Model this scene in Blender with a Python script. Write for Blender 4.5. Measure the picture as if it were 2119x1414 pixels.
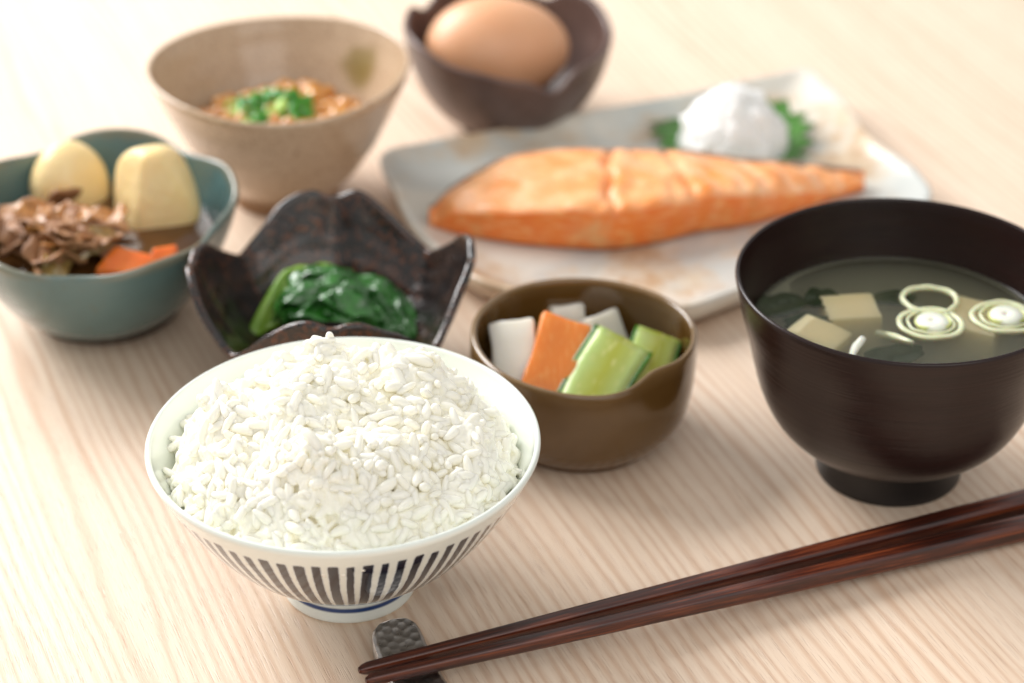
import bpy, bmesh, math, random
from mathutils import Vector, Matrix, noise, Euler
import numpy as np
sc = bpy.context.scene
for o in list(bpy.data.objects): bpy.data.objects.remove(o)

# ---------------------------------------------------------------- camera
PW = 2119.0; FPX = 85/36*PW; PITCH = math.radians(31.0); CAMH = .463
cam = bpy.data.objects.new('camera', bpy.data.cameras.new('camera'))
sc.collection.objects.link(cam); sc.camera = cam
cam.location = (0, 0, CAMH); cam.rotation_euler = (math.radians(90)-PITCH, 0, 0)
cam.data.lens = 85; cam.data.sensor_width = 36; cam.data.clip_start = .01; cam.data.clip_end = 50
cam.data.dof.use_dof = True; cam.data.dof.focus_distance = .735; cam.data.dof.aperture_fstop = 6.4
cam.data.dof.aperture_blades = 9

def at(px, py, z=0.0):
    """photo pixel -> point on the horizontal plane at height z"""
    u = (px-1059.5)/FPX; v = (py-707)/FPX
    d = Vector((u, math.cos(PITCH)-v*math.sin(PITCH), -math.sin(PITCH)-v*math.cos(PITCH)))
    return Vector((0, 0, CAMH)) + d*((CAMH-z)/-d.z)

# ---------------------------------------------------------------- light
world = bpy.data.worlds.new('World'); sc.world = world; world.use_nodes = True
world.node_tree.nodes['Background'].inputs[0].default_value = (1.0, .985, .965, 1)
world.node_tree.nodes['Background'].inputs[1].default_value = .64
def area(name, loc, target, sx, sy, power, col):
    l = bpy.data.lights.new(name, 'AREA'); l.shape = 'RECTANGLE'; l.size = sx; l.size_y = sy
    l.energy = power; l.color = col
    o = bpy.data.objects.new(name, l); sc.collection.objects.link(o)
    o.location = loc; o.rotation_euler = (Vector(target)-Vector(loc)).to_track_quat('-Z', 'Y').to_euler()
    return o
area('window_light', (-1.08, 1.62, .90), (-.03, .75, 0), 1.15, .90, 46, (1, .99, .985))
area('room_fill', (.55, -.75, 1.35), (0, .75, 0), 1.7, 1.3, 10, (1, .97, .93))
sc.view_settings.view_transform = 'Standard'; sc.view_settings.look = 'None'
sc.view_settings.exposure = 0.0; sc.view_settings.gamma = 1
sc.cycles.use_denoising = True
sc.cycles.max_bounces = 16; sc.cycles.diffuse_bounces = 14; sc.cycles.transparent_max_bounces = 16
sc.cycles.volume_bounces = 2
random.seed(7); R = random.Random(11)

# ---------------------------------------------------------------- helpers
def lin(r, g, b):
    f = lambda c: c/12.92 if c <= .04045 else ((c+.055)/1.055)**2.4
    return (f(r/255), f(g/255), f(b/255), 1)
class NT:
    def __init__(s, name):
        s.m = bpy.data.materials.new(name); s.m.use_nodes = True; s.t = s.m.node_tree
        s.b = s.t.nodes['Principled BSDF']; s.out = s.t.nodes['Material Output']
    def n(s, typ, **kw):
        nd = s.t.nodes.new(typ)
        for k, v in kw.items():
            if hasattr(nd, k) and not k.startswith('i_'): setattr(nd, k, v)
        return nd
    def link(s, a, b): s.t.links.new(a, b)
    def put(s, sock, v):
        if hasattr(v, 'is_output') or isinstance(v, bpy.types.NodeSocket): s.link(v, sock)
        else: sock.default_value = v
    def math(s, op, a, b=0.0, c=0.0):
        nd = s.t.nodes.new('ShaderNodeMath'); nd.operation = op
        for i, v in enumerate((a, b, c)): s.put(nd.inputs[i], v)
        return nd.outputs[0]
    def obj(s):
        return s.t.nodes.new('ShaderNodeTexCoord').outputs['Object']
    def mapping(s, vec, scale=(1, 1, 1), rot=(0, 0, 0), loc=(0, 0, 0)):
        nd = s.t.nodes.new('ShaderNodeMapping'); s.link(vec, nd.inputs[0])
        nd.inputs['Scale'].default_value = scale; nd.inputs['Rotation'].default_value = rot; nd.inputs['Location'].default_value = loc
        return nd.outputs[0]
    def noise(s, vec, scale=5, detail=4, rough=.55, dist=0, col=False):
        nd = s.t.nodes.new('ShaderNodeTexNoise'); s.link(vec, nd.inputs['Vector'])
        nd.inputs['Scale'].default_value = scale; nd.inputs['Detail'].default_value = detail
        nd.inputs['Roughness'].default_value = rough; nd.inputs['Distortion'].default_value = dist
        return nd.outputs['Color' if col else 'Fac']
    def voro(s, vec, scale, feature='F1', out='Distance', rnd=1):
        nd = s.t.nodes.new('ShaderNodeTexVoronoi'); nd.feature = feature; s.link(vec, nd.inputs['Vector'])
        nd.inputs['Scale'].default_value = scale; nd.inputs['Randomness'].default_value = rnd
        return nd.outputs[out]
    def ramp(s, fac, stops, interp='LINEAR'):
        nd = s.t.nodes.new('ShaderNodeValToRGB'); s.put(nd.inputs[0], fac); cr = nd.color_ramp; cr.interpolation = interp
        while len(cr.elements) < len(stops): cr.elements.new(.5)
        for e, (p, c) in zip(cr.elements, stops):
            e.position = p; e.color = c if isinstance(c, (tuple, list)) else (c, c, c, 1)
        return nd.outputs[0]
    def mix(s, f, a, b, mode='MIX'):
        nd = s.t.nodes.new('ShaderNodeMix'); nd.data_type = 'RGBA'; nd.blend_type = mode
        s.put(nd.inputs[0], f); s.put(nd.inputs[6], a); s.put(nd.inputs[7], b)
        return nd.outputs[2]
    def bump(s, h, dist=.0002, strength=1.0):
        nd = s.t.nodes.new('ShaderNodeBump'); nd.inputs['Strength'].default_value = strength
        nd.inputs['Distance'].default_value = dist; s.link(h, nd.inputs['Height'])
        s.link(nd.outputs[0], s.b.inputs['Normal']); return nd
    def set(s, **kw):
        names = dict(col='Base Color', rough='Roughness', metal='Metallic', spec='Specular IOR Level', sss='Subsurface Weight',
                     sssr='Subsurface Radius', ssss='Subsurface Scale', coat='Coat Weight', coatr='Coat Roughness', ior='IOR', sheen='Sheen Weight', trans='Transmission Weight')
        for k, v in kw.items(): s.put(s.b.inputs[names[k]], v)
        return s

def mesh(name, verts, faces, mat, parent=None, loc=(0, 0, 0), smooth=True):
    me = bpy.data.meshes.new(name); me.from_pydata([tuple(v) for v in verts], [], faces); me.update()
    if smooth: me.polygons.foreach_set('use_smooth', [True]*len(me.polygons))
    if mat: me.materials.append(mat)
    o = bpy.data.objects.new(name, me); sc.collection.objects.link(o); o.location = loc
    if parent: o.parent = parent
    return o
def tag(o, label=None, cat=None, group=None, kind=None):
    if label: o['label'] = label
    if cat: o['category'] = cat
    if group: o['group'] = group
    if kind: o['kind'] = kind
    return o
def thing(name, loc, label, cat, group=None):
    o = bpy.data.objects.new(name, None); sc.collection.objects.link(o); o.location = loc
    o.empty_display_size = .02
    return tag(o, label, cat, group)
def grid_faces(nu, nv, wrap_u=False, wrap_v=False, off=0):
    f = []
    for i in range(nu if wrap_u else nu-1):
        for j in range(nv if wrap_v else nv-1):
            a = i*nv+j; b = ((i+1) % nu)*nv+j; c = ((i+1) % nu)*nv+(j+1) % nv; d = i*nv+(j+1) % nv
            f.append((a+off, b+off, c+off, d+off))
    return f
def catmull(pts, n):
    """dense samples of a smooth curve through the points (tuples of any length)"""
    P = [np.array(p, float) for p in pts]; P = [2*P[0]-P[1]]+P+[2*P[-1]-P[-2]]; out = []
    m = len(P)-3
    for k in range(n):
        t = k/(n-1)*m; i = min(int(t), m-1); t -= i
        a, b, c, d = P[i:i+4]
        out.append(.5*((2*b)+(c-a)*t+(2*a-5*b+4*c-d)*t*t+(3*b-a-3*c+d)*t**3))
    return out
def revolve(profile, n=96, mod=None, close_top=True, close_bottom=True):
    """profile: (r, z, w) list; mod(theta, r, z, k) -> (x, y, z)"""
    V = []; m = len(profile)
    for i in range(n):
        th = 2*math.pi*i/n
        for k, (r, z) in enumerate(profile):
            V.append(mod(th, r, z, k) if mod else (r*math.cos(th), r*math.sin(th), z))
    F = grid_faces(n, m, wrap_u=True)
    F = [f for f in F]
    if close_bottom: F.append(tuple(i*m for i in range(n))[::-1])
    if close_top: F.append(tuple(i*m+m-1 for i in range(n)))
    return V, F
def shell(outer, inner, lip=.0015, no=26, ni=26):
    """closed bowl profile: outer from foot to rim, round lip, inner from rim to centre"""
    o = [tuple(p) for p in catmull(outer, no)]; i = [tuple(p) for p in catmull(inner, ni)]
    (r1, z1), (r0, z0) = o[-1], i[0]
    lipp = []
    for k in range(1, 6):
        a = math.pi*k/6; c = (r1+r0)/2; h = (r1-r0)/2
        lipp.append((c+h*math.cos(a), max(z1, z0)+lip*math.sin(a)))
    return o+lipp+i
def fnoise(p, s, seed=0.0): return noise.noise(Vector(p)*s+Vector((seed, seed*1.7, -seed)))
def tube(path, radii, n=10, cap=True, sq=None):
    V = []; m = len(path); path = [Vector(p) for p in path]
    up = Vector((0, 0, 1)); prev = None
    for i, p in enumerate(path):
        t = (path[min(i+1, m-1)]-path[max(i-1, 0)]).normalized()
        x = prev if prev else (up.cross(t) if abs(t.z) < .95 else Vector((1, 0, 0)))
        x = (x-t*x.dot(t)).normalized(); y = t.cross(x); prev = x
        for k in range(n):
            a = 2*math.pi*k/n
            if sq: ca, sa = sq(a)
            else: ca, sa = math.cos(a), math.sin(a)
            V.append(p+(x*ca+y*sa)*radii[i])
    F = grid_faces(m, n, wrap_v=True)
    if cap: F += [tuple(range(n))[::-1], tuple((m-1)*n+k for k in range(n))]
    return V, F
def smooth_mod(o, lv=1):
    m = o.modifiers.new('subdivision', 'SUBSURF'); m.levels = lv; m.render_levels = lv
    return o
def solid(o, t, off=0):
    m = o.modifiers.new('thickness', 'SOLIDIFY'); m.thickness = t; m.offset = off
    return o

# ---------------------------------------------------------------- materials
def m_wood():
    s = NT('pale_wood'); co = s.obj()
    v = s.mapping(co, rot=(0, 0, math.radians(-22)))
    warp = s.noise(s.mapping(v, scale=(22, 2.2, 1)), scale=1, detail=3, rough=.5)
    warp2 = s.noise(s.mapping(v, scale=(160, 9, 1)), scale=1, detail=2)
    sx = s.t.nodes.new('ShaderNodeSeparateXYZ'); s.link(v, sx.inputs[0])
    x = s.math('ADD', sx.outputs[0], s.math('MULTIPLY', warp, .032))
    x = s.math('ADD', x, s.math('MULTIPLY', warp2, .004))
    w = s.math('SINE', s.math('MULTIPLY', x, 2*math.pi/.0047))
    w = s.math('MULTIPLY_ADD', w, .5, .5)
    w = s.math('POWER', w, 2.2)
    amp = s.ramp(s.noise(s.mapping(v, scale=(34, 1.6, 1), loc=(3, 1, 0)), scale=1, detail=2), [(.32, .25), (.66, 1.0)])
    w = s.math('MULTIPLY', w, amp)
    fine = s.noise(s.mapping(v, scale=(1500, 22, 1)), scale=1, detail=4, rough=.65)
    pores = s.ramp(s.noise(s.mapping(v, scale=(2600, 75, 1), loc=(9, 4, 0)), scale=1, detail=2, rough=.6), [(.56, 0.0), (.70, 1.0)])
    big = s.noise(s.mapping(v, scale=(16, 1.3, 1), loc=(5, 2, 0)), scale=1, detail=2)
    base = s.mix(big, lin(236, 212, 188), lin(243, 224, 203))
    c = s.mix(s.math('MULTIPLY', w, .78), base, lin(209, 172, 142))
    broad = s.ramp(s.noise(s.mapping(v, scale=(52, 1.1, 1), loc=(1, 7, 0)), scale=1, detail=3, rough=.6), [(.52, 0.0), (.70, .28)])
    c = s.mix(broad, c, lin(213, 180, 150))
    c = s.mix(s.math('MULTIPLY', s.ramp(fine, [(.35, 0.0), (.75, 1.0)]), .22), c, lin(200, 160, 128))
    c = s.mix(s.math('MULTIPLY', pores, .30), c, lin(182, 136, 104))
    s.set(col=c, rough=.40, spec=.5)
    h = s.math('ADD', s.math('MULTIPLY', w, -.4), s.math('ADD', s.math('MULTIPLY', fine, .5), s.math('MULTIPLY', pores, -.9)))
    s.bump(h, .00012, .8); return s.m
def m_rice():
    s = NT('cooked_rice'); co = s.obj()
    s.set(col=(.970, .942, .825, 1), rough=.18, spec=.5, sss=.45, sssr=(1.0, .97, .86), ssss=.0018)
    return s.m
def m_stripe_porcelain():
    s = NT('striped_porcelain'); co = s.obj()
    sx = s.t.nodes.new('ShaderNodeSeparateXYZ'); s.link(co, sx.inputs[0])
    N = 70
    wob = s.math('MULTIPLY', s.math('SUBTRACT', s.noise(co, scale=45, detail=2), .5), .35)
    ang = s.math('ADD', s.math('MULTIPLY', s.math('ADD', s.math('ARCTAN2', sx.outputs[1], sx.outputs[0]), math.pi), N/(2*math.pi)), wob)
    k = s.math('FLOOR', ang); fr = s.math('SUBTRACT', s.math('FRACT', ang), .5)
    wn = s.t.nodes.new('ShaderNodeTexWhiteNoise'); wn.noise_dimensions = '1D'; s.link(k, wn.inputs['W'])
    rnd = wn.outputs['Value']
    wn2 = s.t.nodes.new('ShaderNodeTexWhiteNoise'); wn2.noise_dimensions = '1D'; s.link(s.math('ADD', k, 77.3), wn2.inputs['W'])
    half = s.math('MULTIPLY_ADD', rnd, .11, .225)
    top = s.math('MULTIPLY_ADD', wn2.outputs['Value'], .0011, .0486)
    # distance from capsule, in stripe widths
    cell = s.math('MULTIPLY', s.math('SQRT', s.math('ADD', s.math('POWER', sx.outputs[0], 2), s.math('POWER', sx.outputs[1], 2))), 2*math.pi/N)
    dx = s.math('MAXIMUM', s.math('SUBTRACT', s.math('MULTIPLY', s.math('ABSOLUTE', fr), cell), s.math('MULTIPLY', s.math('SUBTRACT', half, .12), cell)), 0)
    dz = s.math('MAXIMUM', s.math('SUBTRACT', sx.outputs[2], s.math('SUBTRACT', top, .0006)), 0)
    d = s.math('SQRT', s.math('ADD', s.math('POWER', dx, 2), s.math('POWER', dz, 2)))
    d = s.math('ADD', d, s.math('MULTIPLY', s.math('SUBTRACT', s.noise(co, scale=700, detail=3), .5), .0005))
    dn = s.math('DIVIDE', d, .0011)
    white = lin(231, 236, 229)
    ink = s.mix(s.noise(co, scale=260, detail=3), (.004, .006, .012, 1), (.014, .02, .04, 1))
    c = s.ramp(dn, [(.0, (0, 0, 0, 1)), (.46, (0, 0, 0, 1)), (.56, (1, 1, 1, 1))])
    halo = s.ramp(dn, [(.42, 1.0), (.85, 0.0)])
    wb = s.mix(s.math('MULTIPLY', halo, .6), white, lin(120, 140, 178))
    col = s.mix(c, ink, wb)
    # blue ring painted on the foot
    ringd = s.math('ABSOLUTE', s.math('SUBTRACT', sx.outputs[2], .0050))
    ring = s.ramp(s.math('DIVIDE', ringd, .0013), [(.35, 1.0), (.8, 0.0)])
    low = s.math('LESS_THAN', sx.outputs[2], .0098)
    col = s.mix(low, col, s.mix(ring, white, lin(36, 66, 118)))
    s.set(col=col, rough=.10, spec=.5, coat=.3, coatr=.05)
    return s.m
def m_glaze_white():
    s = NT('white_porcelain'); s.set(col=lin(230, 236, 229), rough=.10, spec=.5, coat=.3, coatr=.05); return s.m
def m_lacquer():
    s = NT('dark_lacquer'); co = s.obj()
    sx = s.t.nodes.new('ShaderNodeSeparateXYZ'); s.link(co, sx.inputs[0])
    v = s.mapping(co, scale=(14, 14, 1900)); n = s.noise(v, scale=1, detail=3, rough=.6)
    v2 = s.mapping(co, scale=(30, 30, 420)); n2 = s.noise(v2, scale=1, detail=3, rough=.6)
    c = s.mix(n2, lin(15, 8, 8), lin(42, 21, 17)); c = s.mix(s.math('MULTIPLY', n, .5), c, lin(34, 15, 13))
    s.set(col=c, rough=.25, spec=.38)
    s.bump(n, .00022, .6); return s.m
def m_black_foot():
    s = NT('black_lacquer'); s.set(col=lin(24, 20, 20), rough=.35); return s.m
def m_speckle(name, stops, scale=60, rough=.3, bumpd=.0002, det=6, coat=0, spots=None, metal=0):
    s = NT(name); co = s.obj(); n = s.noise(co, scale=scale, detail=det, rough=.65)
    c = s.ramp(n, stops)
    if spots:
        f = s.ramp(s.noise(co, scale=spots[0], detail=2, rough=.5), [(spots[1], 0.0), (spots[1]+.06, 1.0)])
        c = s.mix(s.math('MULTIPLY', f, spots[3]), c, spots[2])
    s.set(col=c, rough=rough, coat=coat, coatr=.08, metal=metal)
    if bumpd: s.bump(s.noise(co, scale=scale*6, detail=5), bumpd, .5)
    return s.m
def m_plain(name, c, rough=.4, sss=0, ssss=.003, sssr=(1, .6, .3), spec=.5, coat=0, var=None, vs=80, bumpd=0, bs=400):
    s = NT(name); co = s.obj(); col = c
    if var: col = s.mix(s.ramp(s.noise(co, scale=vs, detail=4), [(.3, 0.0), (.7, 1.0)]), c, var)
    s.set(col=col, rough=rough, sss=sss, ssss=ssss, sssr=sssr, spec=spec, coat=coat, coatr=.08)
    if bumpd: s.bump(s.noise(co, scale=bs, detail=4), bumpd, .7)
    return s.m

# ---------------------------------------------------------------- table
tv = []
for z in (-.03, 0):
    for x, y in ((-1.4, -.3), (1.4, -.3), (1.4, 2.2), (-1.4, 2.2)): tv.append((x, y, z))
table = mesh('tabletop', tv, [(3, 2, 1, 0), (4, 5, 6, 7), (0, 1, 5, 4), (1, 2, 6, 5), (2, 3, 7, 6), (3, 0, 4, 7)], m_wood(), smooth=False)
tag(table, kind='structure'); table['label'] = 'pale wooden tabletop with fine straight grain'

# ---------------------------------------------------------------- rice bowl
RB = Vector((-.0517, .6205, 0))
rb = thing('rice_bowl', RB, 'white porcelain rice bowl with black vertical stripes and a small foot', 'bowl')
M_STR = m_stripe_porcelain(); M_WHT = m_glaze_white()
out_p = [(.0, .0098), (.012, .0098), (.0205, .0104), (.029, .0136), (.0385, .0212), (.0468, .0310), (.0532, .0405), (.0578, .0487), (.0606, .0546)]
in_p = [(.0586, .0548), (.0556, .0485), (.051, .0405), (.0445, .031), (.036, .0225), (.026, .016), (.014, .013), (.0, .0125)]
V, F = revolve(shell(out_p, in_p, .0012, 40, 30)[1:-1], 160)
b = mesh('bowl_body', V, F, M_STR, rb)
b.data.materials.append(M_WHT)
nprof = 40+5+30-2
for p in b.data.polygons:
    ks = [vi % nprof for vi in p.vertices]
    if min(ks) >= 39: p.material_index = 1
fp = [(.0165, .0105), (.0168, .0015), (.0180, .0), (.0200, .0), (.0212, .0012), (.0206, .006), (.0202, .0108)]
V, F = revolve([tuple(p) for p in catmull(fp, 26)], 120, close_top=False, close_bottom=False)
mesh('foot_ring', V, F, M_STR, rb)

# ---------------------------------------------------------------- rice
M_RICE = m_rice()
rice = thing('cooked_rice', RB+Vector((0, 0, .0125)), 'heaped mound of glossy white cooked rice in the striped bowl', 'rice')
RO = Vector((0, 0, .0125))
def bowl_in_r(z):
    pts = in_p[::-1]
    for (r0, z0), (r1, z1) in zip(pts, pts[1:]):
        if z0 <= z <= z1: return r0+(r1-r0)*(z-z0)/(z1-z0)
    return .0586
lumps = []
for i in range(60):
    a = R.uniform(0, 2*math.pi); r = .05*math.sqrt(R.random())
    lumps.append((r*math.cos(a), r*math.sin(a), R.uniform(.005, .0095), R.uniform(.002, .006) if i % 5 < 3 else -R.uniform(.003, .0065)))
lumps += [(.010, .021, .008, -.006), (.004, -.012, .008, -.005), (-.024, -.016, .006, -.004), (-.0065, .020, .0055, .0065), (-.018, .015, .008, .004), (.014, .017, .008, .004), (-.036, -.004, .006, .004), (-.040, .006, .005, .004)]
def rice_h(x, y):
    r = math.hypot(x, y)/.0520
    base = .0460+.0235*max(0, 1-r**2.7)**.92 if r < 1 else .0465-.02*(r-1)
    dip = -.006*math.exp(-((x-.006)**2+(y+.016)**2)/.012**2)
    h = base+dip*.5
    for lx, ly, s, a in lumps:
        d = ((x-lx)**2+(y-ly)**2)/s**2
        if d < 6: h += a*math.exp(-d)*(1 if r < .8 else max(0, (1.02-r)/.22))
    h += .0012*noise.noise(Vector((x*140, y*140, 3)))
    return h
def rice_n(x, y):
    e = .0015
    return Vector((rice_h(x-e, y)-rice_h(x+e, y), rice_h(x, y-e)-rice_h(x, y+e), 2*e)).normalized()
def grain_proto(seed):
    q = random.Random(seed); L = q.uniform(.0034, .0043); W = q.uniform(.00138, .00178); bend = q.uniform(-.0006, .0008); T = q.uniform(.8, 1.0)
    V = []; nu, nv = 9, 8
    for i in range(nu):
        t = math.pi*(i+.35)/(nu-.3); x = -L*math.cos(t); rr = W*math.sin(t)**.72*(1+.10*math.cos(t*2+seed))*(1-.14*math.cos(t))
        for k in range(nv):
            a = 2*math.pi*k/nv
            V.append(Vector((x, rr*math.cos(a)+bend*(1-(x/L)**2), rr*T*math.sin(a))))
    F = grid_faces(nu, nv, wrap_v=True); a0 = len(V)
    V += [Vector((-L*1.0, 0, 0)), Vector((L*1.0, 0, 0))]
    for k in range(nv):
        F += [(a0, k, (k+1) % nv)[::-1], (a0+1, (nu-1)*nv+k, (nu-1)*nv+(k+1) % nv)]
    bm = bmesh.new(); vs = [bm.verts.new(v) for v in V]
    for f in F: bm.faces.new([vs[i] for i in f])
    bmesh.ops.recalc_face_normals(bm, faces=bm.faces); bm.verts.index_update()
    F = [tuple(v.index for v in f.verts) for f in bm.faces]; bm.free()
    return V, F
protos = [grain_proto(s) for s in range(8)]
pmesh = []
for V, F in protos:
    me = bpy.data.meshes.new('rice_grain'); me.from_pydata([tuple(v) for v in V], [], F)
    me.polygons.foreach_set('use_smooth', [True]*len(me.polygons)); me.materials.append(M_RICE); pmesh.append(me)
view = (Vector((0, 0, CAMH))-RB-Vector((0, 0, .06))).normalized()
grains = []
for layer, (cnt, dz, mind) in enumerate(((1500, -.0016, .0019), (1500, .0001, .0021), (620, .0020, .0034))):
    placed = {}; tries = 0; k = 0
    while k < cnt and tries < cnt*14:
        tries += 1
        r = .0536*math.sqrt(R.random()); a = R.uniform(0, 2*math.pi); x, y = r*math.cos(a), r*math.sin(a)
        key = (int(x/mind), int(y/mind))
        if key in placed and layer < 9 and R.random() < .9: continue
        placed[key] = 1
        n = rice_n(x, y); z = rice_h(x, y)+dz*(1 if layer else R.uniform(.4, 1.4))
        if math.hypot(x, y) > bowl_in_r(min(z, .0545))-.0018 and z < .056: continue
        tang = n.orthogonal().normalized(); tang.rotate(Matrix.Rotation(R.uniform(0, 2*math.pi), 3, n))
        tilt = R.gauss(0, (.34 if layer < 2 else .46))
        ax = (tang*math.cos(tilt)+n*math.sin(tilt)).normalized()
        yy = n.cross(ax).normalized(); zz = ax.cross(yy)
        roll = Matrix.Rotation(R.uniform(0, 6.28), 3, 'X')
        rot = Matrix((ax, yy, zz)).transposed() @ roll
        sc_ = R.uniform(.88, 1.14)
        M = Matrix.Translation(Vector((x, y, z))-RO) @ rot.to_4x4() @ Matrix.Diagonal((sc_, sc_, sc_, 1))
        grains.append((n.dot(view)*.4+layer*.8+R.random()*.25+(-y*4), M, R.randrange(8))); k += 1
grains.sort(key=lambda g: -g[0])
for g in grains[:300]:
    o = bpy.data.objects.new('rice_grain', pmesh[g[2]]); sc.collection.objects.link(o); o.parent = rice; o.matrix_local = g[1]
BV = []; BF = []
for g in grains[300:]:
    V, F = protos[g[2]]; off = len(BV)
    BV += [g[1] @ v for v in V]; BF += [tuple(i+off for i in f) for f in F]
# the packed body of the heap, just under its grains
nr, na = 30, 90; off = len(BV)
for i in range(na):
    for k in range(nr):
        r = .0518*(k+.02)/(nr-1); a = 2*math.pi*i/na; x, y = r*math.cos(a), r*math.sin(a)
        z = rice_h(x, y)-.0024
        BV.append(Vector((x, y, z))-RO)
BF += grid_faces(na, nr, wrap_u=True, off=off)
for i in range(na):
    r = .0285; a = 2*math.pi*i/na; BV.append(Vector((r*math.cos(a), r*math.sin(a), .0195))-RO)
o2 = off+na*nr
for i in range(na): BF.append((off+i*nr+nr-1, o2+i, o2+(i+1) % na, off+((i+1) % na)*nr+nr-1))
BF.append(tuple(o2+i for i in range(na)))
rm = mesh('rice_mass', BV, BF, M_RICE, rice); tag(rm, kind='stuff')
rmod = rm.modifiers.new('fuse', 'REMESH'); rmod.mode = 'VOXEL'; rmod.voxel_size = .00036; rmod.use_smooth_shade = True
rsm = rm.modifiers.new('soften', 'SMOOTH'); rsm.factor = .5; rsm.iterations = 1

# ---------------------------------------------------------------- chopstick rest and chopsticks
def m_hammered():
    s = NT('hammered_metal'); co = s.obj(); n = s.noise(co, scale=500, detail=3)
    s.set(col=s.mix(n, lin(150, 145, 141), lin(184, 180, 176)), metal=1.0, rough=s.ramp(n, [(.3, .26), (.7, .40)])); return s.m
RC = at(858, 1386, .008); RC.z = 0
rdir = Vector((.35, -.937, 0)); rdir.z = 0; rdir.normalize(); rside = Vector((-rdir.y, rdir.x, 0))
rest = thing('chopstick_rest', RC, 'small hammered grey metal rest under the chopstick tips', 'chopstick rest')
cells = []
q = random.Random(5)
for i in range(-9, 10):
    for j in range(-5, 6):
        cells.append((i*.0029+(.00145 if j % 2 else 0)+q.uniform(-.0005, .0005), j*.0026+q.uniform(-.0005, .0005)))
def rest_top(u, v):
    L = .0215; t = u/L
    z = .0062+.0052*abs(t)**2.0
    ds = sorted((u-a)**2+(v-b)**2 for a, b in cells)[:1]
    dd = math.sqrt(ds[0])/.0017
    return z-.00024*max(0, 1-dd*dd)
nu, nv = 130, 56; V = []; F = []
def half_w(t): return .0080*(1-.06*t*t)*(max(0, 1-abs(t)**14.0))**.36
for side in (0, 1):
    for i in range(nu):
        t = -1+2*i/(nu-1); u = t*.0215; w = max(half_w(t), .0006)
        for j in range(nv):
            s_ = -1+2*j/(nv-1); v = s_*w
            ztop = rest_top(u, v)-.0010*max(0, abs(s_)-.86)/.14
            zb = max(.0, .0040*abs(t)**2.2) if True else 0
            z = ztop if side == 0 else zb
            p = rdir*u+rside*v; V.append((p.x, p.y, z))
F = [f[::-1] for f in grid_faces(nu, nv)]+grid_faces(nu, nv, off=nu*nv)
bd = [(i, 0) for i in range(nu)]+[(nu-1, j) for j in range(1, nv)]+[(i, nv-1) for i in range(nu-2, -1, -1)]+[(0, j) for j in range(nv-2, 0, -1)]
for (a, b_) in zip(bd, bd[1:]+bd[:1]):
    A = a[0]*nv+a[1]; B = b_[0]*nv+b_[1]; F.append((B, A, A+nu*nv, B+nu*nv))
ro = mesh('rest_bar', V, F, m_hammered(), rest)
bm = bmesh.new(); bm.from_mesh(ro.data); bmesh.ops.recalc_face_normals(bm, faces=bm.faces)
for e in bm.edges:
    if len(e.link_faces) == 2 and e.calc_face_angle(0) > .9: e.smooth = False
bm.to_mesh(ro.data); bm.free()

def m_chop():
    s = NT('reddish_wood'); co = s.obj()
    n = s.noise(s.mapping(co, scale=(28, 700, 700)), scale=1, detail=5, rough=.65)
    n2 = s.noise(s.mapping(co, scale=(70, 1600, 1600), loc=(2, 0, 0)), scale=1, detail=3)
    c = s.ramp(n, [(.34, lin(34, 14, 9)), (.52, lin(76, 31, 17)), (.70, lin(128, 62, 31))])
    c = s.mix(s.math('MULTIPLY', s.ramp(n2, [(.55, 0.0), (.68, 1.0)]), .6), c, lin(34, 12, 9))
    s.set(col=c, rough=.34, coat=.3, coatr=.22); s.bump(n2, .00006, .6); return s.m
M_CHOP = m_chop()
def rsq(a):
    c, s_ = math.cos(a), math.sin(a); k = (abs(c)**5+abs(s_)**5)**(-1/5)
    return c*k, s_*k
def chopstick(tip, end, label, roll):
    d = (end-tip); L = .247; d = d.normalized()
    path = []; rad = []
    for t in [0, .0012, .003, .006, .012]+[.02+.227*i/30 for i in range(31)]:
        path.append((t, 0, 0)); rr = .00155+.00210*(t/L)**.85
        if t < .003: rr *= (.45, .8, 1.0)[[0, .0012, .003].index(t)] if t in (0, .0012, .003) else 1
        rad.append(rr)
    V, F = tube(path, rad, 24, sq=rsq)
    o = mesh('chopstick', V, F, M_CHOP)
    x = d; y = Vector((0, 0, 1)).cross(x).normalized(); z = x.cross(y)
    o.matrix_world = Matrix.Translation(tip) @ Matrix((x, y, z)).transposed().to_4x4() @ Matrix.Rotation(roll, 4, 'X')
    tag(o, label, 'chopstick')
ZT = .0098
chopstick(at(742, 1388, ZT), at(2119, 1040, .0048), 'dark reddish wooden chopstick lying on the side towards the soup bowl', .06)
chopstick(at(757, 1409, ZT), at(2119, 1092, .0048), 'dark reddish wooden chopstick lying on the side away from the bowls', -.04)

# ---------------------------------------------------------------- soup bowl
SB = Vector((.1286, .6872, 0)); M_LAC = m_lacquer()
sb = thing('soup_bowl', SB, 'dark brown turned lacquer soup bowl on a black foot', 'bowl')
so = [(.0, .0095), (.015, .0096), (.0245, .0112), (.033, .0158), (.0405, .0235), (.0453, .0330), (.0482, .0430), (.0505, .0530), (.0536, .0640), (.0556, .0738)]
si = [(.0540, .0740), (.0522, .0640), (.0496, .0530), (.0468, .0430), (.0430, .0330), (.0375, .0245), (.030, .018), (.016, .0135), (.0, .0125)]
V, F = revolve(shell(so, si, .0011, 48, 36)[1:-1], 160)
mesh('bowl_body', V, F, M_LAC, sb)
fp = [(.0205, .0105), (.0208, .001), (.0218, 0), (.0238, 0), (.0247, .0012), (.0242, .006), (.0243, .0112)]
V, F = revolve([tuple(p) for p in catmull(fp, 24)], 100, close_top=False, close_bottom=False)
mesh('foot_ring', V, F, m_black_foot(), sb)

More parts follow.
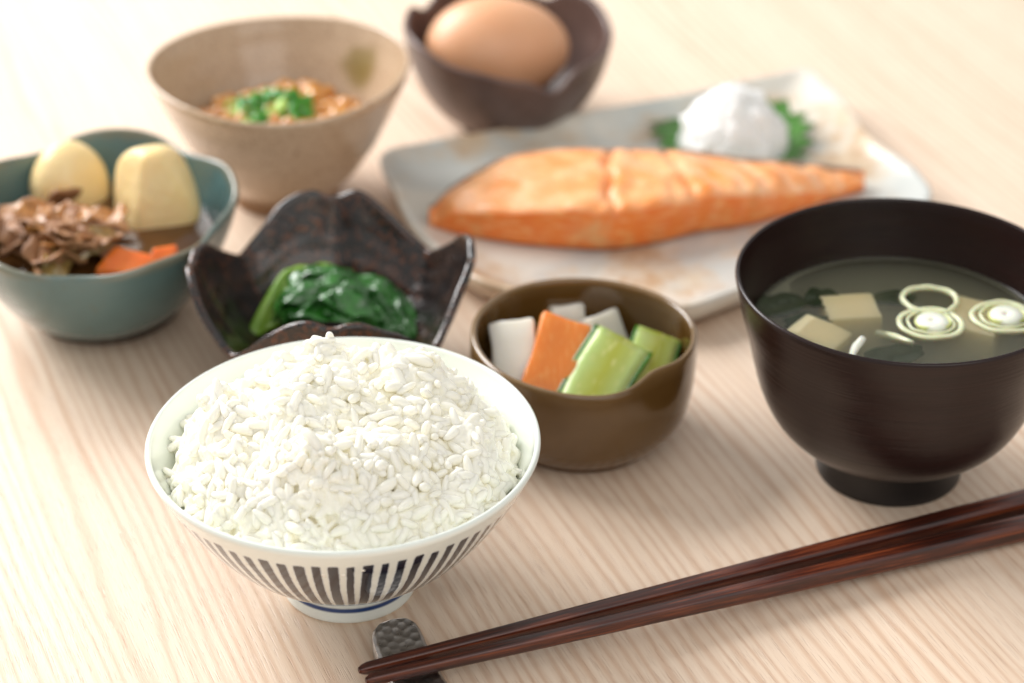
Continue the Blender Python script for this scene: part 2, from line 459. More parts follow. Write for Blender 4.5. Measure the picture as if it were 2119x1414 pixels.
# soup
LZ = .0545
def m_broth():
    s = NT('clear_broth'); s.t.nodes.remove(s.b)
    tr = s.n('ShaderNodeBsdfTransparent'); gl = s.n('ShaderNodeBsdfGlossy'); gl.inputs['Roughness'].default_value = .02
    fr = s.n('ShaderNodeFresnel'); fr.inputs['IOR'].default_value = 1.34; mx = s.n('ShaderNodeMixShader')
    s.link(fr.outputs[0], mx.inputs[0]); s.link(tr.outputs[0], mx.inputs[1]); s.link(gl.outputs[0], mx.inputs[2]); s.link(mx.outputs[0], s.out.inputs['Surface'])
    pv = s.n('ShaderNodeVolumePrincipled'); pv.inputs['Color'].default_value = (.985, .98, .78, 1); pv.inputs['Density'].default_value = 80
    pv.inputs['Anisotropy'].default_value = .3
    s.link(pv.outputs[0], s.out.inputs['Volume']); return s.m
lr = .04995
lp = [(.0, .0150), (.014, .0152), (.0290, .0192), (.0366, .0256), (.0421, .034), (.0459, .0440), (.0486, .0525), (.0493, LZ+.0004), (.0478, LZ), (.030, LZ), (.0, LZ)]
V, F = revolve(lp[1:-1], 96)
tag(mesh('miso_soup', [Vector(v)-Vector((0, 0, .0125)) for v in V], F, m_broth(), None, SB+Vector((0, 0, .0125))), 'clear greenish broth filling the dark lacquer bowl', 'soup')

M_TOFU = m_plain('tofu', lin(246, 230, 184), .4, sss=.5, ssss=.004, sssr=(1, .8, .5), var=lin(246, 232, 190), bumpd=.0003, bs=250)
def chunk(name, pts8, mat, bev=.0012, seg=2, lv=1, namp=.0004, ns=120, parent=None, label=None, cat=None, group=None, cuts=3):
    """rounded block from 8 corner points (bottom four, top four)"""
    c = sum((Vector(p) for p in pts8), Vector())/8; zb = min(p[2] for p in pts8); base = Vector((c.x, c.y, zb))
    bm = bmesh.new(); vs = [bm.verts.new(Vector(p)-base) for p in pts8]
    for f in ((3, 2, 1, 0), (4, 5, 6, 7), (0, 1, 5, 4), (1, 2, 6, 5), (2, 3, 7, 6), (3, 0, 4, 7)): bm.faces.new([vs[i] for i in f])
    bmesh.ops.bevel(bm, geom=bm.edges[:], offset=bev, segments=seg, affect='EDGES', profile=.6)
    if cuts: bmesh.ops.subdivide_edges(bm, edges=bm.edges[:], cuts=cuts, use_grid_fill=True)
    bmesh.ops.triangulate(bm, faces=[f for f in bm.faces if len(f.verts) > 4])
    bmesh.ops.recalc_face_normals(bm, faces=bm.faces)
    for v in bm.verts: v.co += v.normal*namp*noise.noise((v.co+base)*ns)
    me = bpy.data.meshes.new(name); bm.to_mesh(me); bm.free()
    me.polygons.foreach_set('use_smooth', [True]*len(me.polygons)); me.materials.append(mat)
    o = bpy.data.objects.new(name, me); sc.collection.objects.link(o); o.location = base
    if parent: o.parent = parent
    return tag(o, label, cat, group)
def box8(c, hx, hy, hz, rz=0, rx=0, ry=0):
    M = Euler((rx, ry, rz)).to_matrix(); c = Vector(c)
    return [c+M @ Vector((x*hx, y*hy, z*hz)) for z in (-1, 1) for x, y in ((-1, -1), (1, -1), (1, 1), (-1, 1))]
def on(px, py, z): return at(px, py, z)
chunk('tofu_cube', box8(on(1757, 676, .0459), .0092, .0080, .0082, .12), M_TOFU, label='pale tofu cube between the wakame and the leek rings', cat='tofu')
chunk('tofu_cube', box8(on(2015, 694, .0460), .0098, .0105, .0080, -.5), M_TOFU, label='pale tofu cube lying under the leek rings', cat='tofu')
chunk('tofu_cube', box8(on(1690, 720, .0472), .0090, .0070, .0068, -.62, ry=.1), M_TOFU, label='pale tofu piece against the rim of the soup bowl', cat='tofu')
M_LEEK = m_plain('leek_flesh', lin(222, 226, 190), .25, sss=.6, ssss=.002)
M_LEEKC = m_plain('leek_heart', lin(244, 246, 230), .25, sss=.4, ssss=.002)
M_LEEKE = m_plain('leek_rim', lin(216, 222, 148), .3, sss=.3, ssss=.001)
def torus(c, rx, ry, tw, th, rot=0, n=40, a0=0, a1=2*math.pi, tilt=0):
    V = []; full = abs(a1-a0-2*math.pi) < 1e-6; m = n if full else n+1
    for i in range(m):
        a = a0+(a1-a0)*i/n
        for k in range(10):
            b_ = 2*math.pi*k/10; x = (rx+tw*math.cos(b_))*math.cos(a); y = (ry+tw*math.cos(b_))*math.sin(a); z = th*math.sin(b_)
            wq = 1+.10*noise.noise(Vector((math.cos(a)*1.3+rx*900, math.sin(a)*1.3, ry*700))); p = Vector((x*wq, y*wq, z*(1+.4*noise.noise(Vector((a*2, 0, rx*500)))))); p.rotate(Euler((tilt, 0, rot))); V.append(Vector(c)+p)
    F = grid_faces(m, 10, wrap_u=full, wrap_v=True)
    if not full: F += [tuple(range(10))[::-1], tuple((m-1)*10+k for k in range(10))]
    return V, F
def leek(px, py, r, label, heart=True, rings=2, z=None, rot=0):
    c = at(px, py, LZ) if z is None else at(px, py, z)
    t = thing('leek_ring', c, label, 'leek')
    for i in range(rings):
        V, F = torus((0, 0, -.0004), r*(1-.24*i), r*(.93-.2*i), .0011 if i == 0 else .0006, .0010, rot); mesh('outer_layer' if i == 0 else 'inner_layer', V, F, M_LEEK, t)
    if heart:
        hr = r*.55
        V, F = torus((r*.06, -.0003, .0002), hr, hr*.9, .00045, .0010, rot); mesh('heart_rim', V, F, M_LEEKE, t)
        V, F = revolve([(.0, -.001), (hr*.98, -.001), (hr, .0004), (hr*.9, .0011), (hr*.3, .0012), (hr*.14, .0009), (hr*.07, .0), (.0, -.0003)][1:-1], 32)
        mesh('heart', [Vector(v)+Vector((r*.06, -.0003, .0002)) for v in V], F, M_LEEKC, t)
leek(1925, 668, .0102, 'leek slice with white heart floating by the plain ring', True, 2)
leek(2078, 655, .0105, 'leek slice with white heart floating towards the far side of the plain ring', True, 2)
t = thing('leek_ring', at(1925, 622, LZ), 'plain thin leek ring floating without a heart', 'leek')
V, F = torus((0, 0, 0), .0092, .0088, .0010, .0012); mesh('outer_layer', V, F, M_LEEK, t)
V, F = tube([on(1762, 740, LZ-.001), on(1770, 720, LZ), on(1785, 702, LZ)], [.0013, .0015, .0012], 8)
c = on(1770, 720, LZ); tag(mesh('leek_strip', [v-c for v in V], F, M_LEEKC, None, c), 'white leek strip floating beside the tofu cube', 'leek')
V, F = tube([on(1815, 690, LZ-.002), on(1850, 698, LZ-.0006), on(1890, 712, LZ-.001)], [.0012, .0015, .0010], 8)
c = on(1850, 698, LZ); tag(mesh('leek_strip', [v-c for v in V], F, M_LEEK, None, c), 'pale leek strip floating in front of the leek rings', 'leek')
M_WAK = m_plain('wakame', lin(26, 44, 20), .25, var=lin(46, 66, 28), vs=200, bumpd=.0004, bs=300)
def sheet(name, c, w, h, rot, amp, seed, mat, n=16, th=.0004, ns=120, edge=.25, tilt=(0, 0), label=None, cat=None, group=None, parent=None):
    V = []; M = Euler((tilt[0], tilt[1], rot)).to_matrix()
    for i in range(n):
        for j in range(n):
            u, v = -1+2*i/(n-1), -1+2*j/(n-1)
            # square to disc, frayed outline
            x = u*math.sqrt(1-v*v/2); y = v*math.sqrt(1-u*u/2); k = 1+edge*noise.noise(Vector((x*2.1+seed, y*2.1, seed)))*(x*x+y*y)
            p = Vector((x*w*k, y*h*k, 0)); q = p+Vector((seed*.31, seed*.17, 0))
            p.z = amp*(noise.noise(q*ns)+.5*noise.noise(q*ns*2.3))
            p.x += amp*.6*noise.noise(q*ns+Vector((9, 0, 0))); p.y += amp*.6*noise.noise(q*ns+Vector((0, 9, 0)))
            V.append(M @ p)
    o = mesh(name, V, grid_faces(n, n), mat, parent, c); solid(o, th)
    return tag(o, label, cat, group)
for i, (px, py, z, w, h, r_, lb) in enumerate(((1612, 632, .0530, .010, .007, .6, 'dark green wakame leaf under the surface against the bowl wall'), (1700, 618, .0535, .007, .006, 1.2, 'dark wakame leaf curling behind the tofu cube'),
        (1672, 668, .0533, .008, .006, .2, 'dark wakame leaf lapping over the side of the tofu cube'), (1848, 616, .0530, .008, .005, 0, 'dark wakame leaf behind the plain leek ring'), (1850, 735, .0525, .011, .006, .3, 'olive wakame leaf in front of the pale leek strip'))):
    sheet('wakame_leaf', on(px, py, z), w, h, r_, .0010, i*3.1+1, M_WAK, label=lb, cat='seaweed', group='wakame in the soup')

# ---------------------------------------------------------------- pickle bowl
PB = Vector((.0241, .7095, 0))
def m_amber():
    s = NT('amber_brown_glaze'); co = s.obj(); n = s.noise(co, scale=40, detail=4)
    sx = s.t.nodes.new('ShaderNodeSeparateXYZ'); s.link(co, sx.inputs[0])
    c = s.mix(n, lin(72, 49, 20), lin(100, 72, 32))
    rim = s.ramp(s.math('ADD', sx.outputs[2], s.math('MULTIPLY', n, .002)), [(.0385, 0.0), (.0405, 1.0)])
    s.set(col=s.mix(s.math('MULTIPLY', rim, .7), c, lin(150, 122, 86)), rough=.14, coat=.4, coatr=.06); return s.m
pb = thing('pickle_bowl', PB, 'small amber brown glazed bowl with a pinched rim holding pickles', 'bowl')
po = [(.0, .0008), (.018, .0008), (.0255, .0015), (.0312, .0050), (.0362, .0120), (.0385, .0220), (.0390, .0320), (.0388, .0392)]
pi_ = [(.0366, .0394), (.0366, .0320), (.0360, .0220), (.0336, .0135), (.028, .0075), (.018, .0052), (.0, .005)]
def pmod(th, r, z, k):
    a = (th-math.radians(-48)+math.pi) % (2*math.pi)-math.pi
    f = max(0, (z-.012)/.028)**1.5; g = math.exp(-(a/.30)**2)
    rr = r*(1-.085*g*f)+.0006*math.sin(3*th+1)*f; zz = z-.0022*math.exp(-((a+.45)/.55)**2)*f+.0010*f*math.exp(-(a/.22)**2)
    return (rr*math.cos(th), rr*math.sin(th), zz)
V, F = revolve(shell(po, pi_, .0011, 34, 28)[1:-1], 140, pmod)
mesh('bowl_body', V, F, m_amber(), pb)
fp = [(.020, .002), (.0203, .0002), (.022, 0), (.0262, 0), (.0270, .0010), (.0268, .003)]
V, F = revolve(fp, 80, close_top=False, close_bottom=False); mesh('foot_ring', V, F, m_plain('bare_brown_clay', lin(96, 70, 46), .7), pb)

M_DAI = m_plain('pickled_radish', lin(230, 226, 214), .2, coat=.3, bumpd=.0002, sss=.8, ssss=.004, sssr=(1, .9, .7))
M_CAR = m_plain('carrot', lin(242, 146, 52), .3, sss=.5, ssss=.003, sssr=(1, .4, .1), var=lin(232, 122, 36), vs=60, coat=.4, bumpd=.0006)
def stick(p0, p1, w, t, mat, name, label, cat, roll=0, bev=.0016, group=None):
    p0, p1 = Vector(p0), Vector(p1); d = (p1-p0); L = d.length; z = d.normalized(); x = Vector((0, 0, 1)).cross(z) if abs(z.z) < .98 else Vector((1, 0, 0))
    x = Vector((1, 0, 0)); x = (x-z*x.dot(z)).normalized(); y = z.cross(x)
    c_, s_ = math.cos(roll), math.sin(roll); x, y = x*c_+y*s_, y*c_-x*s_
    pts = [p0+x*a*w+y*b_*t for a, b_ in ((-1, -1), (1, -1), (1, 1), (-1, 1))]+[p1+x*a*w+y*b_*t for a, b_ in ((-1, -1), (1, -1), (1, 1), (-1, 1))]
    return chunk(name, pts, mat, bev, label=label, cat=cat, group=group, namp=.0009, ns=110)
def m_carrot_raw():
    s = NT('carrot_flesh'); co = s.obj(); n = s.noise(s.mapping(co, scale=(700, 260, 90)), scale=1, detail=4); n2 = s.noise(co, scale=70, detail=3)
    c = s.mix(n2, lin(234, 124, 34), lin(244, 152, 60)); c = s.mix(s.ramp(n, [(.5, 0.0), (.72, .6)]), c, lin(250, 178, 96))
    s.set(col=c, rough=.22, sss=.4, ssss=.003, sssr=(1, .4, .1), coat=.4, coatr=.08); s.bump(n, .0004, .6); return s.m
stick(on(1082, 830, .0165), on(1058, 672, .0330), .0080, .0042, M_DAI, 'radish_stick', 'white pickled radish stick beside the carrot stick', 'pickle', roll=-.1)
stick(on(1118, 840, .0175), on(1172, 668, .0350), .0088, .0046, m_carrot_raw(), 'carrot_stick', 'orange pickled carrot stick in the amber bowl', 'pickle', roll=.15)
stick(on(1176, 720, .0150), on(1168, 628, .0300), .0062, .0045, M_DAI, 'radish_stick', 'white pickled radish stick behind the carrot stick', 'pickle', roll=.3)
stick(on(1268, 745, .0150), on(1232, 652, .0290), .0068, .0048, M_DAI, 'radish_stick', 'white pickled radish stick behind the cucumber', 'pickle', roll=.5)
def m_cuc():
    s = NT('cucumber_flesh'); co = s.obj(); sx = s.t.nodes.new('ShaderNodeSeparateXYZ'); s.link(co, sx.inputs[0])
    seeds = s.ramp(s.voro(s.mapping(co, scale=(1, 1, .45)), 420), [(.12, 1.0), (.42, 0.0)])
    core = s.ramp(s.math('ABSOLUTE', s.math('ADD', sx.outputs[0], s.math('MULTIPLY', s.math('SUBTRACT', s.noise(co, scale=160), .5), .004))), [(.0026, 1.0), (.0058, 0.0)])
    c = s.mix(core, lin(200, 224, 142), lin(188, 194, 74)); c = s.mix(s.math('MULTIPLY', s.math('MULTIPLY', seeds, core), .85), c, lin(232, 232, 160))
    s.set(col=c, rough=.16, sss=.35, ssss=.003, sssr=(.8, 1, .3)); s.bump(s.noise(co, scale=500, detail=3), .0003, .6); return s.m
M_CUC = m_cuc(); M_SKIN = m_plain('cucumber_skin', lin(34, 88, 24), .2, var=lin(82, 152, 40), vs=90, coat=.3)
def cucumber(p0, p1, r, roll, label):
    """half-round length: a flat cut face with seeds and a green skin behind"""
    p0, p1 = Vector(p0), Vector(p1); L = (p1-p0).length; z = (p1-p0).normalized(); x = Vector((1, 0, 0)); x = (x-z*x.dot(z)).normalized(); y = z.cross(x)
    M = Matrix((x, y, z)).transposed().to_4x4() @ Matrix.Rotation(roll, 4, 'Z')
    t = thing('cucumber_piece', p0, label, 'pickle'); M = M
    n = 20; prof = []
    for k in range(n+1):
        a = math.pi*k/n; prof.append((r*math.cos(a), r*.62*math.sin(a)))
    def ext(pts, z0, z1, mz=10):
        V = []; m = len(pts)
        for i in range(mz):
            q = z0+(z1-z0)*i/(mz-1)
            for (a, b_) in pts: V.append(Vector((a+.0004*math.sin(q*220+1), b_+.0004*math.sin(q*160), q)))
        return V, grid_faces(mz, m, wrap_v=True)+[tuple(range(m))[::-1], tuple((mz-1)*m+k for k in range(m))]
    inner = [(a*.88, b_*.88) for a, b_ in prof]
    inner = inner+[(-r*.6, -.0004), (-r*.3, -.0002), (0, -.0006), (r*.3, -.0002), (r*.6, -.0004)]
    V, F = ext(inner, 0, L); o = mesh('flesh', V, F, M_CUC, t); o.matrix_local = M
    sk = prof+[(a*.87, b_*.87) for a, b_ in prof[::-1]]
    V, F = ext(sk, .0001, L-.0001); o = mesh('skin', V, F, M_SKIN, t); o.matrix_local = M
    for ch in t.children: 
        for pl in ch.data.polygons: pl.use_smooth = len(pl.vertices) == 4
cucumber(on(1205, 850, .0185), on(1290, 700, .0330), .0112, .12, 'cucumber length showing its seeds, leaning on the carrot stick')
cucumber(on(1330, 805, .0190), on(1366, 690, .0320), .0088, .20, 'cucumber length leaning on the rim of the amber bowl')

# ---------------------------------------------------------------- dark lobed bowl
LB = Vector((-.0638, .7475, 0))
def m_dark_clay():
    s = NT('dark_iron_glaze'); co = s.obj(); n = s.noise(co, scale=90, detail=6, rough=.7); n2 = s.noise(co, scale=420, detail=4, rough=.6); n3 = s.noise(co, scale=35, detail=3)
    c = s.ramp(n, [(.3, lin(17, 14, 15)), (.5, lin(30, 25, 24)), (.62, lin(52, 37, 29)), (.75, lin(32, 29, 30))])
    rust = s.math('MULTIPLY', s.ramp(n2, [(.48, 0.0), (.64, 1.0)]), s.ramp(n3, [(.42, 0.0), (.6, 1.0)]))
    c = s.mix(s.math('MULTIPLY', rust, .8), c, lin(118, 66, 36))
    s.set(col=c, rough=s.ramp(n, [(.3, .14), (.7, .30)]), coat=.35, coatr=.1); s.bump(s.math('ADD', n, s.math('MULTIPLY', n2, .5)), .0009, .6); return s.m
lb = thing('lobed_bowl', LB, 'dark iron glazed bowl with four notched petal shaped lobes holding greens', 'bowl')
lo = [(.0, .003), (.016, .003), (.024, .0045), (.032, .010), (.0388, .0185), (.0435, .0275), (.0468, .0365), (.0492, .0455)]
li = [(.0462, .0455), (.0438, .0365), (.0405, .0280), (.0358, .0195), (.0290, .0120), (.020, .0075), (.0, .0065)]
def lmod(th, r, z, k):
    a = (th-math.radians(3)+math.pi/4) % (math.pi/2)-math.pi/4       # 0 at a lobe's middle
    s_ = abs(a)/(math.pi/4)
    p = (.5+.5*math.cos(math.pi*s_**1.25))**.75; notch = .16*math.exp(-(a/.11)**2); p = max(0, p)-notch
    f = max(0, (z-.004)/.0415)                                         # 0 bottom .. 1 rim
    f2 = f**1.3
    zz = z*(1-f2*.0)+f2*(-.0150+.0190*p)
    rr = r*(1+f2*(.035*p-.0)+.028*f2*(1-p)) + .0012*f*math.sin(4*th)
    rr += .00035*math.sin(z*900+2*math.sin(th))*min(1, f*3)*(1-f)
    zz += .0017*f*fnoise((math.cos(th), math.sin(th), z), 4.5); rr += .0007*f*fnoise((math.cos(th), math.sin(th), z*20), 5, 3.0)
    return (rr*math.cos(th), rr*math.sin(th), zz)
V, F = revolve(shell(lo, li, .0016, 40, 36)[1:-1], 240, lmod)
mesh('bowl_body', V, F, m_dark_clay(), lb)
fp = [(.019, .005), (.0195, .0), (.0235, .0), (.0245, .001), (.024, .0055)]
V, F = revolve(fp, 60, close_top=False, close_bottom=False); mesh('foot_ring', V, F, m_plain('bare_dark_clay', lin(60, 48, 42), .8), lb)

# boiled greens
M_LEAF = m_plain('boiled_leaf', lin(24, 76, 22), .14, var=lin(54, 124, 42), vs=120, spec=.6, coat=.4, bumpd=.0007, bs=330)
M_STEM = m_plain('boiled_stem', lin(104, 150, 44), .2, sss=.3, ssss=.003, sssr=(.6, 1, .2), var=lin(140, 176, 70), vs=100, coat=.3)
gr = thing('boiled_greens', LB+Vector((0, 0, .0075)), 'glossy bunch of boiled spinach with pale stems in the dark lobed bowl', 'greens')
GO = LB+Vector((0, 0, .0075))
for i in range(11):
    a = on(512+i*8, 702-i*4, .011+.0004*i); b_ = on(555+i*6, 624-i*3, .0225+.0003*i); c = on(594+i*7, 562-i*1, .0305-.0004*i); d = on(640+i*8, 572, .0262)
    pts = [Vector(p) for p in catmull([a, b_, c, d], 14)]
    V, F = tube(pts, [.0014+.0004*math.sin(k*.5+i) for k in range(14)], 8); mesh('stem', [v-GO for v in V], F, M_STEM, gr)
q = random.Random(21)
def ribbon(path, width, seed, crumple, mat, parent, org, n=44, m=13, roll0=0.0, taper=.5):
    """long soft leaf laid along a path, crumpled and folded over its midrib"""
    pts = [Vector(p) for p in catmull(path, n)]; V = []
    for i, p in enumerate(pts):
        t = (pts[min(i+1, n-1)]-pts[max(i-1, 0)]).normalized(); sd = t.cross(Vector((0, 0, 1))).normalized(); up = sd.cross(t)
        ro = roll0+.7*noise.noise(Vector((i*.09, seed, 0))); a_, b_ = sd*math.cos(ro)+up*math.sin(ro), up*math.cos(ro)-sd*math.sin(ro)
        f = i/(n-1); w = width*(1-taper*abs(2*f-1)**2.5)
        for j in range(m):
            e = -1+2*j/(m-1); rag = 1+.25*noise.noise(Vector((i*.35, e*.8, seed+5)))
            x = e*w*rag; z = -.38*w*e*e+crumple*(noise.noise(Vector((i*.20+seed, e*2.4, seed)))+.55*noise.noise(Vector((i*.45+seed, e*4.6, seed+3)))+.35*abs(noise.noise(Vector((i*.9, e*3, seed+9)))))
            V.append(p+a_*x+b_*z+t*crumple*.5*noise.noise(Vector((i*.3, e*2, seed+7)))-org)
    o = mesh('leaf', V, grid_faces(n, m), mat, parent); solid(o, .0006); smooth_mod(o, 1); return o
arch = [(572, 652, .016), (606, 592, .0262), (690, 580, .0285), (768, 610, .0245), (812, 658, .0180), (836, 705, .0125)]
for i in range(16):
    row = i % 4; dy = (-4, 16, 34, 52)[row]; dz = (-.001, .0005, -.0015, -.0055)[row]
    pts = []
    for k, (px, py, z) in enumerate(arch):
        sq_ = 1-.10*row*(1 if k not in (0, 5) else .2)
        pts.append(on(700+(px-700)*sq_+q.uniform(-12, 12), py+dy*(1 if 0 < k < 5 else .3)+q.uniform(-6, 6), max(.011, z+dz+q.uniform(-.0012, .0012))))
    if row == 3: pts = pts[:3] if i % 8 < 4 else pts[3:]
    if len(pts) < 4: pts = [pts[0], (pts[0]+pts[1])/2, pts[1], pts[2]]
    ribbon(pts, q.uniform(.0048, .0078), q.uniform(0, 90), .0043, M_LEAF, gr, GO, roll0=q.uniform(-.8, .9))
for i in range(3):
    ribbon([on(600+i*8, 655, .013), on(650, 610+i*8, .024), on(730, 610+i*8, .025), on(800, 680, .013)], .010, 40+i*7.7, .0024, M_LEAF, gr, GO, roll0=.2)

# ---------------------------------------------------------------- blue-green stew bowl
BB = Vector((-.1540, .7945, 0))
def m_celadon():
    s = NT('blue_green_glaze'); co = s.obj(); n = s.noise(co, scale=30, detail=5); n2 = s.noise(co, scale=260, detail=3)
    sx = s.t.nodes.new('ShaderNodeSeparateXYZ'); s.link(co, sx.inputs[0])
    c = s.mix(n, lin(66, 92, 92), lin(92, 120, 120)); c = s.mix(s.ramp(n2, [(.6, 0.0), (.75, .35)]), c, lin(92, 92, 70))
    rim = s.ramp(s.math('ADD', sx.outputs[2], s.math('MULTIPLY', s.math('SUBTRACT', n2, .5), .003)), [(.0440, 0.0), (.0466, 1.0)])
    c = s.mix(s.math('MULTIPLY', rim, .55), c, lin(132, 116, 84))
    s.set(col=c, rough=.2, coat=.3, coatr=.1); s.bump(n2, .0002, .5); return s.m
bb = thing('stew_bowl', BB, 'soft cornered blue green glazed bowl of meat and potato stew', 'bowl')
bo = [(.0, .003), (.02, .003), (.0275, .0046), (.0362, .0120), (.0432, .0225), (.0482, .0335), (.0515, .0450)]
bi = [(.0490, .0450), (.0456, .0335), (.0407, .0230), (.033, .0135), (.022, .0075), (.0, .0060)]
def bmod(th, r, z, k):
    f = max(0, z/.042); a = th-math.radians(18)
    rr = r*(1+f*(.035*math.cos(5*a)-.012*math.cos(10*a))); x, y = rr*math.cos(th)*.995, rr*math.sin(th)*1.13
    return (x, y, z+f*f*.0012*math.cos(5*a))
V, F = revolve(shell(bo, bi, .0013, 34, 30)[1:-1], 160, bmod); mesh('bowl_body', V, F, m_celadon(), bb)
fp = [(.021, .005), (.0215, 0), (.0265, 0), (.0278, .0012), (.0275, .0055)]
V, F = revolve(fp, 70, close_top=False, close_bottom=False); mesh('foot_ring', V, F, m_plain('brown_bare_clay', lin(74, 62, 52), .75), bb)
# potatoes
M_POT = m_plain('simmered_potato', lin(245, 222, 168), .35, sss=.4, ssss=.005, sssr=(1, .7, .3), var=lin(241, 208, 142), vs=45, bumpd=.0011, bs=220)
def blob(name, c, rad, seed, mat, cutsd, label, cat, amp=.10, rot=(0, 0, 0), lv=4):
    """rounded lump with a few knife-cut faces"""
    bm = bmesh.new(); bmesh.ops.create_icosphere(bm, subdivisions=lv, radius=1)
    q = random.Random(seed)
    for v in bm.verts:
        p = v.co.copy()
        for n_, d_ in cutsd:
            n_ = Vector(n_).normalized(); e = p.dot(n_)-d_
            if e > 0: p -= n_*e*.93
        p *= 1+amp*noise.noise(p*1.3+Vector((seed, 0, 0)))+.02*noise.noise(p*6)
        v.co = Vector((p.x*rad[0], p.y*rad[1], p.z*rad[2])); v.co.rotate(Euler(rot))
    zmin = min(v.co.z for v in bm.verts)
    for v in bm.verts: v.co.z -= zmin
    me = bpy.data.meshes.new(name); bm.to_mesh(me); bm.free(); me.polygons.foreach_set('use_smooth', [True]*len(me.polygons)); me.materials.append(mat)
    o = bpy.data.objects.new(name, me); sc.collection.objects.link(o); o.location = Vector(c)+Vector((0, 0, zmin))
    sm_ = o.modifiers.new('soften', 'SMOOTH'); sm_.factor = .5; sm_.iterations = 12
    return tag(o, label, cat)
blob('potato_chunk', on(318, 408, .038), (.0195, .015, .0235), 3, M_POT, [((-1, -.45, .15), .50), ((.25, -1, .25), .58), ((.8, -.2, .6), .70), ((0, .1, 1), .86)], 'large pale potato chunk standing against the far wall of the blue green bowl', 'potato', rot=(0, .12, .1))
blob('potato_chunk', on(143, 385, .034), (.0155, .014, .0185), 8, M_POT, [((.5, -.8, .3), .8)], 'rounded yellow potato chunk behind the pile of meat', 'potato', rot=(0, 0, .3))
M_CAR2 = m_plain('simmered_carrot', lin(244, 132, 46), .25, coat=.3, bumpd=.0006, sss=.4, ssss=.004, sssr=(1, .35, .1), var=lin(234, 106, 34), vs=70)
def wedge(px, color, z0, label):
    """knife-cut wedge from a top outline of four pixels (with heights) and a lower outline pulled down"""
    top = [on(x, y, z) for x, y, z in px]; low = [Vector((p.x, p.y+.002, z0)) for p in top]
    return chunk('carrot_chunk', low+top, color, .0011, label=label, cat='carrot', namp=.0007, ns=110)
wedge([(196, 556, .0350), (288, 566, .0345), (322, 528, .0375), (240, 505, .0405)], M_CAR2, .022, 'orange carrot wedge lying in front of the large potato')
wedge([(300, 560, .0345), (362, 545, .0350), (366, 506, .0385), (316, 512, .0400)], M_CAR2, .023, 'smaller orange carrot wedge beside the large potato')
M_MEAT = m_plain('simmered_beef', lin(138, 98, 70), .5, sss=.15, ssss=.002, var=lin(164, 118, 78), vs=130, spec=.35, bumpd=.0006, bs=420)
M_MEAT2 = m_plain('beef_fat', lin(196, 140, 78), .28, sss=.3, ssss=.002, var=lin(160, 110, 64), vs=140, bumpd=.0005, bs=420)
M_ONI = m_plain('simmered_onion', lin(178, 150, 88), .2, sss=.4, ssss=.002, var=lin(130, 100, 56), vs=130, coat=.3)
q = random.Random(33)
for i in range(26):
    r = math.sqrt(q.random()); a = q.uniform(0, 6.28); px = 112+104*r*math.cos(a); py = 478+62*r*math.sin(a)
    z = .0345+.0085*(1-r*r)+q.uniform(-.001, .0016)
    o = sheet('beef_slice', on(px, py, z), q.uniform(.0105, .0165), q.uniform(.0050, .0080), q.uniform(0, 3.14), .0040, q.uniform(0, 60), M_MEAT if i % 4 else M_MEAT2, n=16, th=.0013, ns=105, tilt=(q.uniform(-.7, .7), q.uniform(-.6, .6)), label='crinkled dark brown beef slice piled in the blue green bowl' if i % 4 else 'crinkled tan fatty beef slice piled in the blue green bowl', cat='beef', group='lean beef slices in the stew' if i % 4 else 'fatty beef slices in the stew')
    smooth_mod(o, 1)
for i, (px, py, lb_) in enumerate(((190, 500, 'translucent brown onion slice on the meat beside the carrot chunk'), (120, 540, 'pale onion slice at the foot of the meat pile'))):
    smooth_mod(sheet('onion_slice', on(px, py, .041-.002*i), .0095, .0055, .5+i, .0035, 70+i, M_ONI, n=14, th=.0016, ns=110, tilt=(.7, -.2), label=lb_, cat='onion'), 1)
# stock under the stew
V, F = revolve([(.001, .0085), (.0255, .0085), (.033, .0135), (.040, .0205), (.0428, .028), (.0415, .0292), (.02, .0296), (.001, .0296)], 80, bmod)
tag(mesh('stew_broth', [Vector(v)-Vector((0, 0, .006)) for v in V], F, m_plain('brown_stock', lin(96, 62, 30), .1), None, BB+Vector((0, 0, .006))), 'shallow brown stock beneath the meat and potatoes', 'broth')

# ---------------------------------------------------------------- natto bowl
NB = Vector((-.0935, .8890, 0))
def m_beige():
    s = NT('beige_stoneware'); co = s.obj(); n = s.noise(co, scale=24, detail=5); n2 = s.noise(co, scale=650, detail=3)
    c = s.mix(n, lin(178, 150, 122), lin(206, 182, 154)); c = s.mix(s.ramp(n2, [(.54, 0.0), (.68, .6)]), c, lin(128, 94, 62))
    vd = s.t.nodes.new('ShaderNodeVectorMath'); vd.operation = 'DISTANCE'; s.link(co, vd.inputs[0]); vd.inputs[1].default_value = (.0285, .0300, .0440)
    dd = s.math('ADD', vd.outputs['Value'], s.math('MULTIPLY', s.math('SUBTRACT', s.noise(co, scale=90, detail=3), .5), .008))
    c = s.mix(s.ramp(dd, [(.0070, .85), (.0120, 0.0)]), c, lin(128, 108, 46))
    s.set(col=c, rough=.2, coat=.4, coatr=.1); s.bump(n2, .0002, .5); return s.m
nb = thing('natto_bowl', NB, 'tall flared beige stoneware bowl of natto topped with scallions', 'bowl')
no_ = [(.0, .004), (.015, .004), (.0225, .0062), (.0318, .0160), (.0402, .0295), (.0470, .0440), (.0524, .0572)]
ni_ = [(.0505, .0573), (.0449, .0440), (.0380, .0300), (.0295, .0175), (.018, .0105), (.0, .0095)]
nmod = lambda th, r, z, k: ((r*(1+.012*math.sin(2*th+.6)*z/.05)+.00012*math.sin(z*520+th))*math.cos(th), (r*(1+.010*math.sin(3*th)*z/.05)+.00012*math.sin(z*520+th))*math.sin(th), z+.0012*(z/.057)**2*math.sin(2*th+1))
